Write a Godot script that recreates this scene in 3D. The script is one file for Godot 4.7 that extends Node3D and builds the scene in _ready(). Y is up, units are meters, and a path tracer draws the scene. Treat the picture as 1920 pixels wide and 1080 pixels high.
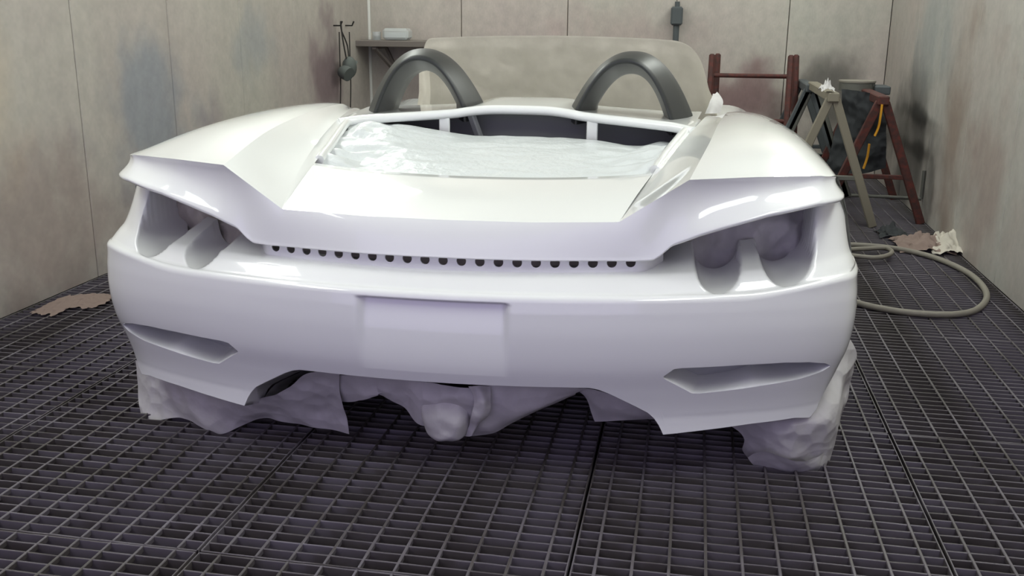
extends Node3D
# Paint booth with a masked white sports car body, seen from behind. Units: metres, y up.

const FOC := 1833.3          # focal length in pixels of the 1920x1080 frame
const CAM_H := 1.1
const PITCH := -0.2691
const YAW := 0.18014
const ROLL := 0.00866
const CAR_POS := Vector3(-0.549, 0.0, -2.054)
const CAR_TURN := 0.0305
const WL := -2.505           # inner faces of the booth walls
const WR := 1.325
const WB := -7.48
const WF := 0.9              # open doorway behind the photographer
const CEIL := 2.75

var cam_basis: Basis
var car_xf: Transform3D
var M := {}
var used := {}
var noise := FastNoiseLite.new()
var crease := FastNoiseLite.new()

# ------------------------------------------------------------------ helpers
func numbered(n: String) -> String:
	if not used.has(n):
		used[n] = 0
		return n
	used[n] += 1
	return "%s_%03d" % [n, used[n]]

func thing(called: String, label: String, category: String, at := Vector3.ZERO, turn := 0.0, group := "") -> Node3D:
	var o := Node3D.new()
	o.name = numbered(called)
	add_child(o)
	o.position = at
	o.rotation.y = turn
	tag(o, label, category, group)
	return o

func tag(o: Node, label: String, category: String, group := "") -> void:
	o.set_meta("label", label)
	o.set_meta("category", category)
	if group != "":
		o.set_meta("group", group)

func part(called: String, st: SurfaceTool, m: Material, parent: Node) -> MeshInstance3D:
	var o := MeshInstance3D.new()
	o.name = called
	o.mesh = st.commit()
	o.material_override = m
	parent.add_child(o, true)
	return o

func single(called: String, st: SurfaceTool, m: Material, label: String, category: String, group := "") -> MeshInstance3D:
	var o := MeshInstance3D.new()
	o.name = numbered(called)
	o.mesh = st.commit()
	o.material_override = m
	add_child(o)
	tag(o, label, category, group)
	return o

func structure(called: String) -> Node3D:
	var o := Node3D.new()
	o.name = called
	add_child(o)
	o.set_meta("kind", "structure")
	return o

func tool_() -> SurfaceTool:
	var st := SurfaceTool.new()
	st.begin(Mesh.PRIMITIVE_TRIANGLES)
	return st

func done(st: SurfaceTool) -> SurfaceTool:
	st.generate_normals()
	return st

func tri(st: SurfaceTool, a: Vector3, b: Vector3, c: Vector3, sg := 0) -> void:
	st.set_smooth_group(sg)
	st.add_vertex(a)
	st.add_vertex(b)
	st.add_vertex(c)

func quad(st: SurfaceTool, a: Vector3, b: Vector3, c: Vector3, d: Vector3, sg := 0) -> void:
	tri(st, a, b, c, sg)
	tri(st, a, c, d, sg)

func grid(st: SurfaceTool, rows: Array, sg := 0, flip := false) -> void:
	for j in rows.size() - 1:
		var r0: PackedVector3Array = rows[j]
		var r1: PackedVector3Array = rows[j + 1]
		for i in r0.size() - 1:
			if flip:
				quad(st, r0[i], r1[i], r1[i + 1], r0[i + 1], sg)
			else:
				quad(st, r0[i], r0[i + 1], r1[i + 1], r1[i], sg)

# box with chamfered edges, any basis
func box(st: SurfaceTool, c: Vector3, s: Vector3, b := Basis.IDENTITY, ch := 0.0) -> void:
	var h := s * 0.5
	if ch <= 0.0:
		var p := []
		for i in 8:
			p.append(c + b * Vector3(h.x if i & 1 else -h.x, h.y if i & 2 else -h.y, h.z if i & 4 else -h.z))
		quad(st, p[0], p[2], p[3], p[1], -1)
		quad(st, p[4], p[5], p[7], p[6], -1)
		quad(st, p[0], p[1], p[5], p[4], -1)
		quad(st, p[2], p[6], p[7], p[3], -1)
		quad(st, p[0], p[4], p[6], p[2], -1)
		quad(st, p[1], p[3], p[7], p[5], -1)
		return
	var k: float = min(ch, min(h.x, min(h.y, h.z)) * 0.9)
	# corner points: each corner has three points
	var q := {}
	for i in 8:
		var sx := 1.0 if i & 1 else -1.0
		var sy := 1.0 if i & 2 else -1.0
		var sz := 1.0 if i & 4 else -1.0
		q[i * 3] = c + b * Vector3(sx * h.x, sy * (h.y - k), sz * (h.z - k))
		q[i * 3 + 1] = c + b * Vector3(sx * (h.x - k), sy * h.y, sz * (h.z - k))
		q[i * 3 + 2] = c + b * Vector3(sx * (h.x - k), sy * (h.y - k), sz * h.z)
	for ax in 3:
		for sgn in 2:
			var idx := []
			for i in 8:
				if ((i >> ax) & 1) == sgn:
					idx.append(i)
			face(st, q[idx[0] * 3 + ax], q[idx[1] * 3 + ax], q[idx[3] * 3 + ax], q[idx[2] * 3 + ax], c)
	for ax in 3:
		var a1 := (ax + 1) % 3
		var a2 := (ax + 2) % 3
		for k2 in 4:
			var base := ((k2 & 1) << a1) | (((k2 >> 1) & 1) << a2)
			var other := base | (1 << ax)
			face(st, q[base * 3 + a1], q[other * 3 + a1], q[other * 3 + a2], q[base * 3 + a2], c)
	for i in 8:
		face3(st, q[i * 3], q[i * 3 + 1], q[i * 3 + 2], c)

func face(st: SurfaceTool, a: Vector3, b: Vector3, c: Vector3, d: Vector3, from: Vector3) -> void:
	var n := (b - a).cross(c - a)
	if n.dot((a + b + c + d) * 0.25 - from) > 0.0:
		quad(st, a, d, c, b, -1)
	else:
		quad(st, a, b, c, d, -1)

func face3(st: SurfaceTool, a: Vector3, b: Vector3, c: Vector3, from: Vector3) -> void:
	var n := (b - a).cross(c - a)
	if n.dot((a + b + c) / 3.0 - from) > 0.0:
		tri(st, a, c, b, -1)
	else:
		tri(st, a, b, c, -1)

func bar(st: SurfaceTool, a: Vector3, b: Vector3, w: float, h: float, ch := 0.0, up := Vector3.UP) -> void:
	var z := (b - a).normalized()
	var x := up.cross(z)
	if x.length() < 0.01:
		x = Vector3.RIGHT
	x = x.normalized()
	box(st, (a + b) * 0.5, Vector3(w, h, a.distance_to(b)), Basis(x, z.cross(x), z), ch)

func tube(st: SurfaceTool, pts: PackedVector3Array, r: float, seg := 10, ry := -1.0) -> void:
	var n := pts.size()
	var rows := []
	var side := Vector3.ZERO
	for i in n:
		var d := (pts[min(i + 1, n - 1)] - pts[max(i - 1, 0)]).normalized()
		if side == Vector3.ZERO:
			side = d.cross(Vector3.UP if abs(d.y) < 0.9 else Vector3.RIGHT).normalized()
		side = (side - d * side.dot(d)).normalized()
		var up := side.cross(d)
		var row := PackedVector3Array()
		for k in seg + 1:
			var a := TAU * k / seg
			row.append(pts[i] + side * cos(a) * r + up * sin(a) * (r if ry < 0.0 else ry))
		rows.append(row)
	grid(st, rows, 0, true)
	for e in [0, n - 1]:
		var row: PackedVector3Array = rows[e]
		for k in seg:
			if e == 0:
				tri(st, pts[e], row[k], row[k + 1], -1)
			else:
				tri(st, pts[e], row[k + 1], row[k], -1)

# catmull-rom through points, m samples per span
func curve(p: Array, m: int) -> PackedVector3Array:
	var out := PackedVector3Array()
	for i in p.size() - 1:
		var a: Vector3 = p[max(i - 1, 0)]
		var b: Vector3 = p[i]
		var c: Vector3 = p[i + 1]
		var d: Vector3 = p[min(i + 2, p.size() - 1)]
		for k in m:
			out.append(b.cubic_interpolate(c, a, d, float(k) / m))
	out.append(p[-1])
	return out

func resample(p: PackedVector3Array, n: int) -> PackedVector3Array:
	var acc := [0.0]
	for i in p.size() - 1:
		acc.append(acc[-1] + p[i].distance_to(p[i + 1]))
	var out := PackedVector3Array()
	var j := 0
	for k in n:
		var s: float = acc[-1] * k / (n - 1)
		while j < p.size() - 2 and acc[j + 1] < s:
			j += 1
		out.append(p[j].lerp(p[j + 1], clamp((s - acc[j]) / max(acc[j + 1] - acc[j], 1e-9), 0.0, 1.0)))
	return out

func mirror(p: Array) -> Array:   # half curve from the middle outwards -> whole curve from left to right
	var out := []
	for i in range(p.size() - 1, 0, -1):
		out.append(Vector3(-p[i].x, p[i].y, p[i].z))
	out.append_array(p)
	return out

func ip(t: Array, x: float) -> float:    # table [[x, y], ...], linear
	if x <= t[0][0]:
		return t[0][1]
	for i in t.size() - 1:
		if x <= t[i + 1][0]:
			return lerp(float(t[i][1]), float(t[i + 1][1]), (x - t[i][0]) / (t[i + 1][0] - t[i][0]))
	return t[-1][1]

func ips(t: Array, x: float) -> float:   # the same, smooth
	if x <= t[0][0]:
		return t[0][1]
	for i in t.size() - 1:
		if x <= t[i + 1][0]:
			var a: float = t[max(i - 1, 0)][1]
			var d: float = t[min(i + 2, t.size() - 1)][1]
			return cubic_interpolate(t[i][1], t[i + 1][1], a, d, (x - t[i][0]) / (t[i + 1][0] - t[i][0]))
	return t[-1][1]

func sd_poly(p: PackedVector2Array, q: Vector2) -> float:   # > 0 outside
	var d := 1e9
	var inside := false
	var n := p.size()
	for i in n:
		var a := p[i]
		var b := p[(i + 1) % n]
		d = min(d, Geometry2D.get_closest_point_to_segment(q, a, b).distance_to(q))
		if (a.y > q.y) != (b.y > q.y) and q.x < (b.x - a.x) * (q.y - a.y) / (b.y - a.y) + a.x:
			inside = not inside
	return -d if inside else d

func clip_tri(st: SurfaceTool, p: Array, s: Array, sg: int) -> void:
	var keep := []
	for i in 3:
		var j := (i + 1) % 3
		if s[i] >= 0.0:
			keep.append(p[i])
		if (s[i] >= 0.0) != (s[j] >= 0.0):
			keep.append(p[i].lerp(p[j], s[i] / (s[i] - s[j])))
	for i in range(1, keep.size() - 1):
		tri(st, keep[0], keep[i], keep[i + 1], sg)

func grid_clip(st: SurfaceTool, rows: Array, sds: Array, sg := 0) -> void:
	for j in rows.size() - 1:
		for i in rows[j].size() - 1:
			var p := [rows[j][i], rows[j][i + 1], rows[j + 1][i + 1], rows[j + 1][i]]
			var s := [sds[j][i], sds[j][i + 1], sds[j + 1][i + 1], sds[j + 1][i]]
			if s[0] >= 0.0 and s[1] >= 0.0 and s[2] >= 0.0 and s[3] >= 0.0:
				quad(st, p[0], p[1], p[2], p[3], sg)
			elif s.max() > 0.0:
				clip_tri(st, [p[0], p[1], p[2]], [s[0], s[1], s[2]], sg)
				clip_tri(st, [p[0], p[2], p[3]], [s[0], s[2], s[3]], sg)

# a pixel of the photograph gives a direction; the distance comes from a known plane
func ray(u: float, v: float) -> Vector3:
	return cam_basis * Vector3((u - 960.0) / FOC, -(v - 540.0) / FOC, -1.0)

func at_y(u: float, v: float, y := 0.0) -> Vector3:
	var d := ray(u, v)
	return Vector3(0, CAM_H, 0) + d * ((y - CAM_H) / d.y)

func at_z(u: float, v: float, z: float) -> Vector3:
	var d := ray(u, v)
	return Vector3(0, CAM_H, 0) + d * (z / d.z)

func at_x(u: float, v: float, x: float) -> Vector3:
	var d := ray(u, v)
	return Vector3(0, CAM_H, 0) + d * (x / d.x)

func car_at(u: float, v: float, z: float) -> Vector3:     # car coordinates, on the cross plane z of the car
	var inv := car_xf.affine_inverse()
	var o := inv * Vector3(0, CAM_H, 0)
	var d := inv.basis * ray(u, v)
	return o + d * ((z - o.z) / d.z)

# ------------------------------------------------------------------ materials
func mat(c: Color, rough := 0.7, metal := 0.0) -> StandardMaterial3D:
	var m := StandardMaterial3D.new()
	m.albedo_color = c
	m.roughness = rough
	m.metallic = metal
	return m

func noisy(size: int, freq: float, stops: Array, sd: int, oct := 4, kind := FastNoiseLite.TYPE_SIMPLEX_SMOOTH) -> NoiseTexture2D:
	var f := FastNoiseLite.new()
	f.seed = sd
	f.noise_type = kind
	f.frequency = freq
	f.fractal_octaves = oct
	var t := NoiseTexture2D.new()
	t.width = size
	t.height = size
	t.seamless = true
	t.noise = f
	var g := Gradient.new()
	var offs := PackedFloat32Array()
	var cols := PackedColorArray()
	for s in stops:
		offs.append(s[0])
		cols.append(s[1])
	g.offsets = offs
	g.colors = cols
	t.color_ramp = g
	return t

func bumps(size: int, freq: float, sd: int, strength: float, oct := 4) -> NoiseTexture2D:
	var f := FastNoiseLite.new()
	f.seed = sd
	f.frequency = freq
	f.fractal_octaves = oct
	var t := NoiseTexture2D.new()
	t.width = size
	t.height = size
	t.seamless = true
	t.as_normal_map = true
	t.bump_strength = strength
	t.noise = f
	return t

func tri_world(m: StandardMaterial3D, scale: float) -> void:
	m.uv1_triplanar = true
	m.uv1_world_triplanar = true
	m.uv1_scale = Vector3.ONE * scale

func make_materials() -> void:
	var p := mat(Color(0.93, 0.935, 0.93), 0.35)
	p.clearcoat_enabled = true
	p.clearcoat = 1.0
	p.clearcoat_roughness = 0.03
	M.paint = p
	M.primer = mat(Color(0.80, 0.80, 0.79), 0.5)
	var hp := mat(Color(0.17, 0.178, 0.18), 0.42)
	M.hoop = hp
	M.dark = mat(Color(0.10, 0.10, 0.10), 0.8)
	M.engine = mat(Color(0.55, 0.56, 0.56), 0.7)
	M.tyre = mat(Color(0.07, 0.07, 0.07), 0.85)
	M.inner = mat(Color(0.66, 0.67, 0.67), 0.6)
	var pa := mat(Color.WHITE, 0.85)
	pa.albedo_texture = noisy(512, 0.012, [[0.0, Color(0.70, 0.69, 0.69)], [0.5, Color(0.76, 0.75, 0.75)], [1.0, Color(0.82, 0.81, 0.81)]], 3, 5)
	pa.normal_enabled = true
	pa.normal_texture = bumps(512, 0.015, 9, 5.0, 4)
	pa.normal_scale = 0.5
	tri_world(pa, 1.4)
	M.paper = pa
	var pk := pa.duplicate()
	pk.albedo_texture = noisy(512, 0.01, [[0.0, Color(0.69, 0.665, 0.62)], [0.5, Color(0.735, 0.71, 0.665)], [1.0, Color(0.78, 0.755, 0.71)]], 5, 5)
	M.kraft = pk
	var film := mat(Color(0.82, 0.835, 0.84), 0.28)
	film.normal_enabled = true
	film.normal_texture = bumps(512, 0.02, 21, 6.0, 5)
	film.normal_scale = 0.6
	tri_world(film, 2.2)
	M.film = film
	M.seam = mat(Color(0.16, 0.15, 0.145), 0.9)
	M.ceil = mat(Color(0.86, 0.86, 0.84), 0.9)
	# grating: dirty steel with patches of lilac-grey overspray caked on the bars; three mixes
	M.grates = []
	for k in 3:
		var g := mat(Color.WHITE, 0.5)
		g.albedo_texture = noisy(1024, 0.007, [[0.0, Color(0.25, 0.23, 0.225)], [0.38, Color(0.31, 0.29, 0.285)], [0.5, Color(0.37, 0.35, 0.365)], [1.0, Color(0.46, 0.44, 0.48)]], 44 + k, 6)
		tri_world(g, 0.33)
		M.grates.append(g)
	M.pit = mat(Color(0.10, 0.095, 0.095), 0.95)
	M.lamp_case = mat(Color(0.85, 0.85, 0.83), 0.5)
	var gl := mat(Color(0.95, 0.96, 0.92), 0.4)
	gl.emission_enabled = true
	gl.emission = Color(0.98, 1.0, 0.97)
	gl.emission_energy_multiplier = 6.0
	M.glow = gl
	var rd := mat(Color.WHITE, 0.7)
	rd.albedo_texture = noisy(512, 0.03, [[0.0, Color(0.20, 0.13, 0.12)], [0.5, Color(0.29, 0.145, 0.125)], [1.0, Color(0.40, 0.15, 0.11)]], 61, 5)
	tri_world(rd, 1.5)
	M.red = rd
	M.steel = mat(Color(0.40, 0.40, 0.375), 0.6, 0.2)
	M.beige = mat(Color(0.50, 0.475, 0.42), 0.8)
	M.grey = mat(Color(0.30, 0.32, 0.33), 0.7)
	M.yellow = mat(Color(0.78, 0.55, 0.08), 0.7)
	M.hose = mat(Color(0.52, 0.50, 0.46), 0.6)
	M.rag = mat(Color(0.52, 0.45, 0.42), 0.9)
	M.tarp = mat(Color(0.20, 0.21, 0.22), 0.9)
	M.shelf = mat(Color(0.45, 0.42, 0.40), 0.7)
	var cl := mat(Color(0.85, 0.87, 0.87, 0.45), 0.15)
	cl.transparency = BaseMaterial3D.TRANSPARENCY_ALPHA
	M.clear = cl
	M.rubber = mat(Color(0.33, 0.35, 0.34), 0.7)
	M.cord = mat(Color(0.14, 0.13, 0.12), 0.8)

# ------------------------------------------------------------------ booth
func area_light(pos: Vector3, basis: Basis, size: Vector2, energy: float, col: Color) -> void:
	var a := AreaLight3D.new()
	a.area_size = size
	a.light_energy = energy
	a.light_color = col
	a.shadow_enabled = true
	a.transform = Transform3D(basis, pos)
	a.set("area_range", 20.0)
	add_child(a)

func lamp(called: String, label: String, pos: Vector3, basis: Basis, size: Vector2, energy: float, group: String) -> void:
	# a fluorescent fitting: case, glowing cover; light leaves along the fitting's own -z
	var o := thing(called, label, "light", pos, 0.0, group)
	o.basis = basis
	var st := tool_()
	box(st, Vector3(0, 0, 0.05), Vector3(size.x + 0.08, size.y + 0.08, 0.10), Basis.IDENTITY, 0.01)
	part("case", done(st), M.lamp_case, o)
	st = tool_()
	box(st, Vector3(0, 0, -0.006), Vector3(size.x, size.y, 0.012), Basis.IDENTITY, 0.003)
	part("glowing_cover", done(st), M.glow, o)
	area_light(pos + basis * Vector3(0, 0, -0.02), basis, size, energy, Color(0.975, 1.0, 0.97))

func wall_material(sd: int, a0: float, a1: float, tone_a: Color, tone_b: Color, stains: Array) -> StandardMaterial3D:
	# painted sheet steel with years of overspray: broad tone, drips, grain, and misted patches where work was sprayed
	var w := 640
	var h := 224
	var img := Image.create(w, h, false, Image.FORMAT_RGB8)
	var n1 := FastNoiseLite.new()
	n1.seed = sd
	n1.frequency = 1.0
	n1.fractal_octaves = 4
	var rg := RandomNumberGenerator.new()
	rg.seed = sd
	for i in w:
		var al := lerpf(a0, a1, (i + 0.5) / w)
		var streak := n1.get_noise_2d(al * 5.0, 20.0) * 0.5 + n1.get_noise_2d(al * 1.2, 50.0) * 0.5
		for j in h:
			var y := CEIL * (1.0 - (j + 0.5) / h)
			var c := tone_a.lerp(tone_b, clamp(0.5 + 0.9 * n1.get_noise_2d(al * 0.55, y * 0.45 + 7.0), 0.0, 1.0))
			var wob := n1.get_noise_2d(al * 2.2 + 90.0, y * 1.6)
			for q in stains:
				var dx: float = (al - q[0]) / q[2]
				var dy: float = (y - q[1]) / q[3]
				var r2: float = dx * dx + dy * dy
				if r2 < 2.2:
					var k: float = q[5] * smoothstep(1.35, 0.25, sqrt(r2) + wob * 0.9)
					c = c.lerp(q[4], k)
			var g := 1.0 + 0.05 * streak + 0.05 * n1.get_noise_2d(al * 11.0, y * 9.0) + rg.randf_range(-0.02, 0.02)
			img.set_pixel(i, j, Color(c.r * g, c.g * g, c.b * g))
	var m := mat(Color.WHITE, 0.55)
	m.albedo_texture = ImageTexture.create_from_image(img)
	return m

func wall(called: String, seams: Array, along_x: bool, at: float, m: Material, inward: float) -> void:
	# seams: positions along the wall; panels stand proud of a dark backing, 5 mm apart
	var o := structure(called)
	var st := tool_()
	var a: float = seams[0]
	var b: float = seams[-1]
	var mid := (a + b) * 0.5
	if along_x:
		box(st, Vector3(mid, CEIL * 0.5 - 0.1, at - inward * 0.07), Vector3(abs(b - a) + 0.2, CEIL + 0.2, 0.06))
	else:
		box(st, Vector3(at - inward * 0.07, CEIL * 0.5 - 0.1, mid), Vector3(0.06, CEIL + 0.2, abs(b - a) + 0.2))
	part("backing", done(st), M.seam, o)
	for i in seams.size() - 1:
		st = tool_()
		var c: float = (seams[i] + seams[i + 1]) * 0.5
		var l: float = abs(seams[i + 1] - seams[i]) - 0.005
		if along_x:
			box(st, Vector3(c, CEIL * 0.5, at - inward * 0.02), Vector3(l, CEIL, 0.04), Basis.IDENTITY, 0.003)
		else:
			box(st, Vector3(at - inward * 0.02, CEIL * 0.5, c), Vector3(0.04, CEIL, l), Basis.IDENTITY, 0.003)
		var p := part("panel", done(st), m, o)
		var arr: Array = p.mesh.surface_get_arrays(0)
		var vs: PackedVector3Array = arr[Mesh.ARRAY_VERTEX]
		var uv := PackedVector2Array()
		for v in vs:
			uv.append(Vector2(((v.x if along_x else v.z) - a) / (b - a), 1.0 - v.y / CEIL))
		arr[Mesh.ARRAY_TEX_UV] = uv
		var am := ArrayMesh.new()
		am.add_surface_from_arrays(Mesh.PRIMITIVE_TRIANGLES, arr)
		p.mesh = am

func bar_tools(l: float, w: float, h: float, sd: int) -> Array:
	# a grating bar along x with lumpy paint on its top edge, from 0 to l, top at y = 0: [sides, worn top]
	var st := tool_()
	var tp := tool_()
	var n := 14
	var rg := RandomNumberGenerator.new()
	rg.seed = sd
	var left := []
	var right := []
	var top := []
	for i in n + 1:
		var x := l * i / n
		var t := w * (1.0 + rg.randf_range(-0.12, 0.3))
		var y := rg.randf_range(-0.0006, 0.0007)
		left.append(PackedVector3Array([Vector3(x, -h, -w * 0.5), Vector3(x, y - 0.0012, -t * 0.5)]))
		top.append(PackedVector3Array([Vector3(x, y - 0.0012, -t * 0.5), Vector3(x, y, -t * 0.3), Vector3(x, y, t * 0.3), Vector3(x, y - 0.0012, t * 0.5)]))
		right.append(PackedVector3Array([Vector3(x, y - 0.0012, t * 0.5), Vector3(x, -h, w * 0.5)]))
	grid(st, left, -1, true)
	grid(st, right, -1, true)
	grid(tp, top, -1, true)
	return [done(st), done(tp)]

func two_surfaces(t: Array, side: Material) -> ArrayMesh:
	var m: ArrayMesh = t[0].commit()
	t[1].commit(m)
	m.surface_set_material(0, side)
	m.surface_set_material(1, side)
	return m

func bar_mesh(l: float, w: float, h: float, sd: int, side: Material) -> ArrayMesh:
	return two_surfaces(bar_tools(l, w, h, sd), side)

func build_floor() -> void:
	var o := structure("floor")
	var xs := [WL, -1.7695, -0.9853, -0.2013, 0.583, WR]
	var zs := []
	for k in range(-2, 8):
		zs.append(-1.708 - 0.944 * k)
	zs.append(WB)
	var px := 0.0757
	var pz := 0.03429
	var meshes := {}
	for i in xs.size() - 1:
		var w: float = xs[i + 1] - xs[i] - 0.010
		var full: bool = i > 0 and i < 4
		var gm: Material = M.grates[0]
		var kinds := []
		for v in 3:
			kinds.append(bar_mesh(w, 0.0036, 0.030, 100 + i * 7 + v, M.grates[v]))
		for j in zs.size() - 1:
			var z0: float = zs[j]
			var l: float = z0 - zs[j + 1] - 0.008
			if l < 0.03:
				continue
			var at := Vector3(xs[i] + 0.005, 0, z0 - 0.004)
			var nb := int(round(l / pz))
			var rods := []
			var first := 0.047
			if i == 0:
				first = w - 0.05 - floor((w - 0.08) / px) * px
			var x := first
			while x < w - 0.02:
				rods.append(x)
				x += px
			var near: bool = (j == 2 or (j == 1 and i < 4))
			if near:
				var pn := Node3D.new()
				pn.name = "grating_panel"
				o.add_child(pn, true)
				pn.position = at
				for k in nb + 1:
					var b := MeshInstance3D.new()
					b.name = "bearing_bar"
					b.mesh = kinds[(k * 5 + j + i) % 3]
					b.position = Vector3(0, 0, -l * k / nb)
					pn.add_child(b, true)
				var rod: ArrayMesh = meshes.get("rod%d_%.3f" % [i, l])
				if rod == null:
					rod = bar_mesh(l, 0.0058, 0.012, 77, gm)
					meshes["rod%d_%.3f" % [i, l]] = rod
				var side: ArrayMesh = meshes.get("side%d_%.3f" % [i, l])
				if side == null:
					side = bar_mesh(l, 0.0035, 0.031, 78, gm)
					meshes["side%d_%.3f" % [i, l]] = side
				for r in rods:
					var b := MeshInstance3D.new()
					b.name = "cross_rod"
					b.mesh = rod
					b.position = Vector3(r, 0.001, 0)
					b.rotation.y = PI * 0.5
					pn.add_child(b, true)
				for r in [0.0, w]:
					var b := MeshInstance3D.new()
					b.name = "side_bar"
					b.mesh = side
					b.position = Vector3(r, 0.001, 0)
					b.rotation.y = PI * 0.5
					pn.add_child(b, true)
			else:
				var key := "p%d_%.3f" % [i, l]
				if not meshes.has(key):
					var rod2 := bar_mesh(l, 0.0058, 0.012, 77, gm)
					var side2 := bar_mesh(l, 0.0035, 0.031, 78, gm)
					var both := []
					for sf in 2:
						var st := tool_()
						for k in nb + 1:
							st.append_from(kinds[(k * 5 + i) % 3], sf, Transform3D(Basis.IDENTITY, Vector3(0, 0, -l * k / nb)))
						for r in rods:
							st.append_from(rod2, sf, Transform3D(Basis(Vector3.UP, PI * 0.5), Vector3(r, 0.001, 0)))
						for r in [0.0, w]:
							st.append_from(side2, sf, Transform3D(Basis(Vector3.UP, PI * 0.5), Vector3(r, 0.001, 0)))
						both.append(st)
					meshes[key] = two_surfaces(both, gm)
				var b := MeshInstance3D.new()
				b.name = "grating_panel"
				b.mesh = meshes[key]
				b.position = at
				o.add_child(b, true)
	# the extraction pit below and the beams that carry the panels
	var st2 := tool_()
	box(st2, Vector3((WL + WR) * 0.5, -0.65, (WB + WF) * 0.5), Vector3(WR - WL + 0.3, 0.1, WF - WB + 0.4))
	for s in [[WL - 0.1, 0.2], [WR + 0.1, 0.2]]:
		box(st2, Vector3(s[0], -0.36, (WB + WF) * 0.5), Vector3(0.2, 0.64, WF - WB + 0.4))
	box(st2, Vector3((WL + WR) * 0.5, -0.36, WF + 0.1), Vector3(WR - WL + 0.3, 0.64, 0.1))
	part("pit", done(st2), M.pit, o)
	for i in range(1, xs.size() - 1):
		st2 = tool_()
		box(st2, Vector3(xs[i], -0.075, (WB + WF) * 0.5), Vector3(0.05, 0.08, WF - WB))
		part("support_beam", done(st2), M.pit, o)

func build_booth() -> void:
	var zl := [WF, 0.08, -0.68, -1.44, -2.20, -2.96, -3.72, -4.48, -5.25, -6.01, -6.77, WB]
	var ta := Color(0.70, 0.685, 0.645)
	var tb := Color(0.675, 0.64, 0.615)
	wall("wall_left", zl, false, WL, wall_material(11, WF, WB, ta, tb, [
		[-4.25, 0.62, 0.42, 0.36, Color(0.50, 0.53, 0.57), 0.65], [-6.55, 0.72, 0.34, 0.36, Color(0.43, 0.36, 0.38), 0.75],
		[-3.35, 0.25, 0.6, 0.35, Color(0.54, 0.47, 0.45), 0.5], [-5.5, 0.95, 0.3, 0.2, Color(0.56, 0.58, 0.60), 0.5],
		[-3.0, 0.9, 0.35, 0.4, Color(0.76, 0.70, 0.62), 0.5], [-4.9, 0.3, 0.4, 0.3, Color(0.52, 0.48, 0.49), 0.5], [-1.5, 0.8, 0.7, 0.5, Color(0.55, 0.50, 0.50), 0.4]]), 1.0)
	var zr := [WF, 0.1, -0.65, -1.4, -2.15, -2.9, -3.67, -4.42, -5.175, -5.88, -6.56, WB]
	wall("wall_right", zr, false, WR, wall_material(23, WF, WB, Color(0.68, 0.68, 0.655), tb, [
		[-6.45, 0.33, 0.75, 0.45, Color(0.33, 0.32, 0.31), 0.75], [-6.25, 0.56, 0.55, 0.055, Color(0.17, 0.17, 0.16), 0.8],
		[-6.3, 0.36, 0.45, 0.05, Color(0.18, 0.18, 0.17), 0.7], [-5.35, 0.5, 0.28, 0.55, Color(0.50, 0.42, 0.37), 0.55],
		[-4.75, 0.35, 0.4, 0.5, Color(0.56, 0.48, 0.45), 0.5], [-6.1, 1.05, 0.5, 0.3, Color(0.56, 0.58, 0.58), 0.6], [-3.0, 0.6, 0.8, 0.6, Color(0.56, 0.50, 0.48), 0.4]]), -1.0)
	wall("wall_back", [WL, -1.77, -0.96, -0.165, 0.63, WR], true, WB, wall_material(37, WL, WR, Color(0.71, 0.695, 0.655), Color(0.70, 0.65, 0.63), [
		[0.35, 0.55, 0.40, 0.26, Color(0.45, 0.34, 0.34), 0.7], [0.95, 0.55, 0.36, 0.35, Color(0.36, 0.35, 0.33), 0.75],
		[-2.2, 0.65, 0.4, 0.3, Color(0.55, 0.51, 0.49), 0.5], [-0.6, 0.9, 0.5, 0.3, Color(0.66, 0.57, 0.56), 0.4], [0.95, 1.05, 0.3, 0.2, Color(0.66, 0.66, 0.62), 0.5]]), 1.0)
	var o := structure("ceiling")
	var st := tool_()
	box(st, Vector3((WL + WR) * 0.5, CEIL + 0.06, (WB + WF) * 0.5), Vector3(WR - WL + 0.3, 0.12, WF - WB + 0.3))
	part("filter_ceiling", done(st), M.ceil, o)
	var t := structure("trim_1")
	st = tool_()
	box(st, Vector3(WL + 0.008, CEIL * 0.5, WB + 0.008), Vector3(0.022, CEIL, 0.022), Basis.IDENTITY, 0.006)
	part("corner_post", done(st), M.lamp_case, t)

# ------------------------------------------------------------------ car
const PLAN := [[0.0, 0.0], [0.2, -0.009], [0.4, -0.037], [0.6, -0.085], [0.75, -0.138], [0.85, -0.182], [0.912, -0.222], [0.95, -0.262], [0.972, -0.325], [0.985, -0.42], [0.987, -0.56]]
const PLANF := [[0.0, -0.062], [0.2, -0.074], [0.4, -0.110], [0.5, -0.124], [0.6, -0.140], [0.75, -0.178], [0.85, -0.226], [0.9, -0.272], [0.922, -0.325], [0.93, -0.42]]
const Y_TOP := [[0.0, 0.650], [0.2, 0.651], [0.4, 0.656], [0.553, 0.754], [0.71, 0.7565], [0.86, 0.7515], [0.93, 0.738]]
const Z_TOP := [[0.0, -0.100], [0.2, -0.105], [0.4, -0.122], [0.553, -0.146], [0.71, -0.203], [0.87, -0.29], [0.9, -0.33], [0.93, -0.40]]
const Y_BOT := [[0.0, 0.572], [0.44, 0.5705], [0.48, 0.574], [0.497, 0.586], [0.522, 0.611], [0.585, 0.636], [0.645, 0.654], [0.735, 0.679], [0.85, 0.6985], [0.93, 0.702]]
const EDGE := [[0.0, 0.280], [0.30, 0.280], [0.352, 0.279], [0.374, 0.274], [0.40, 0.262], [0.465, 0.225], [0.495, 0.207], [0.512, 0.19], [0.524, 0.172], [0.534, 0.150], [0.63, 0.157], [0.75, 0.164], [0.86, 0.167], [0.905, 0.160], [0.925, 0.178], [0.945, 0.222], [0.96, 0.268], [0.975, 0.315], [0.99, 0.34]]
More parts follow.
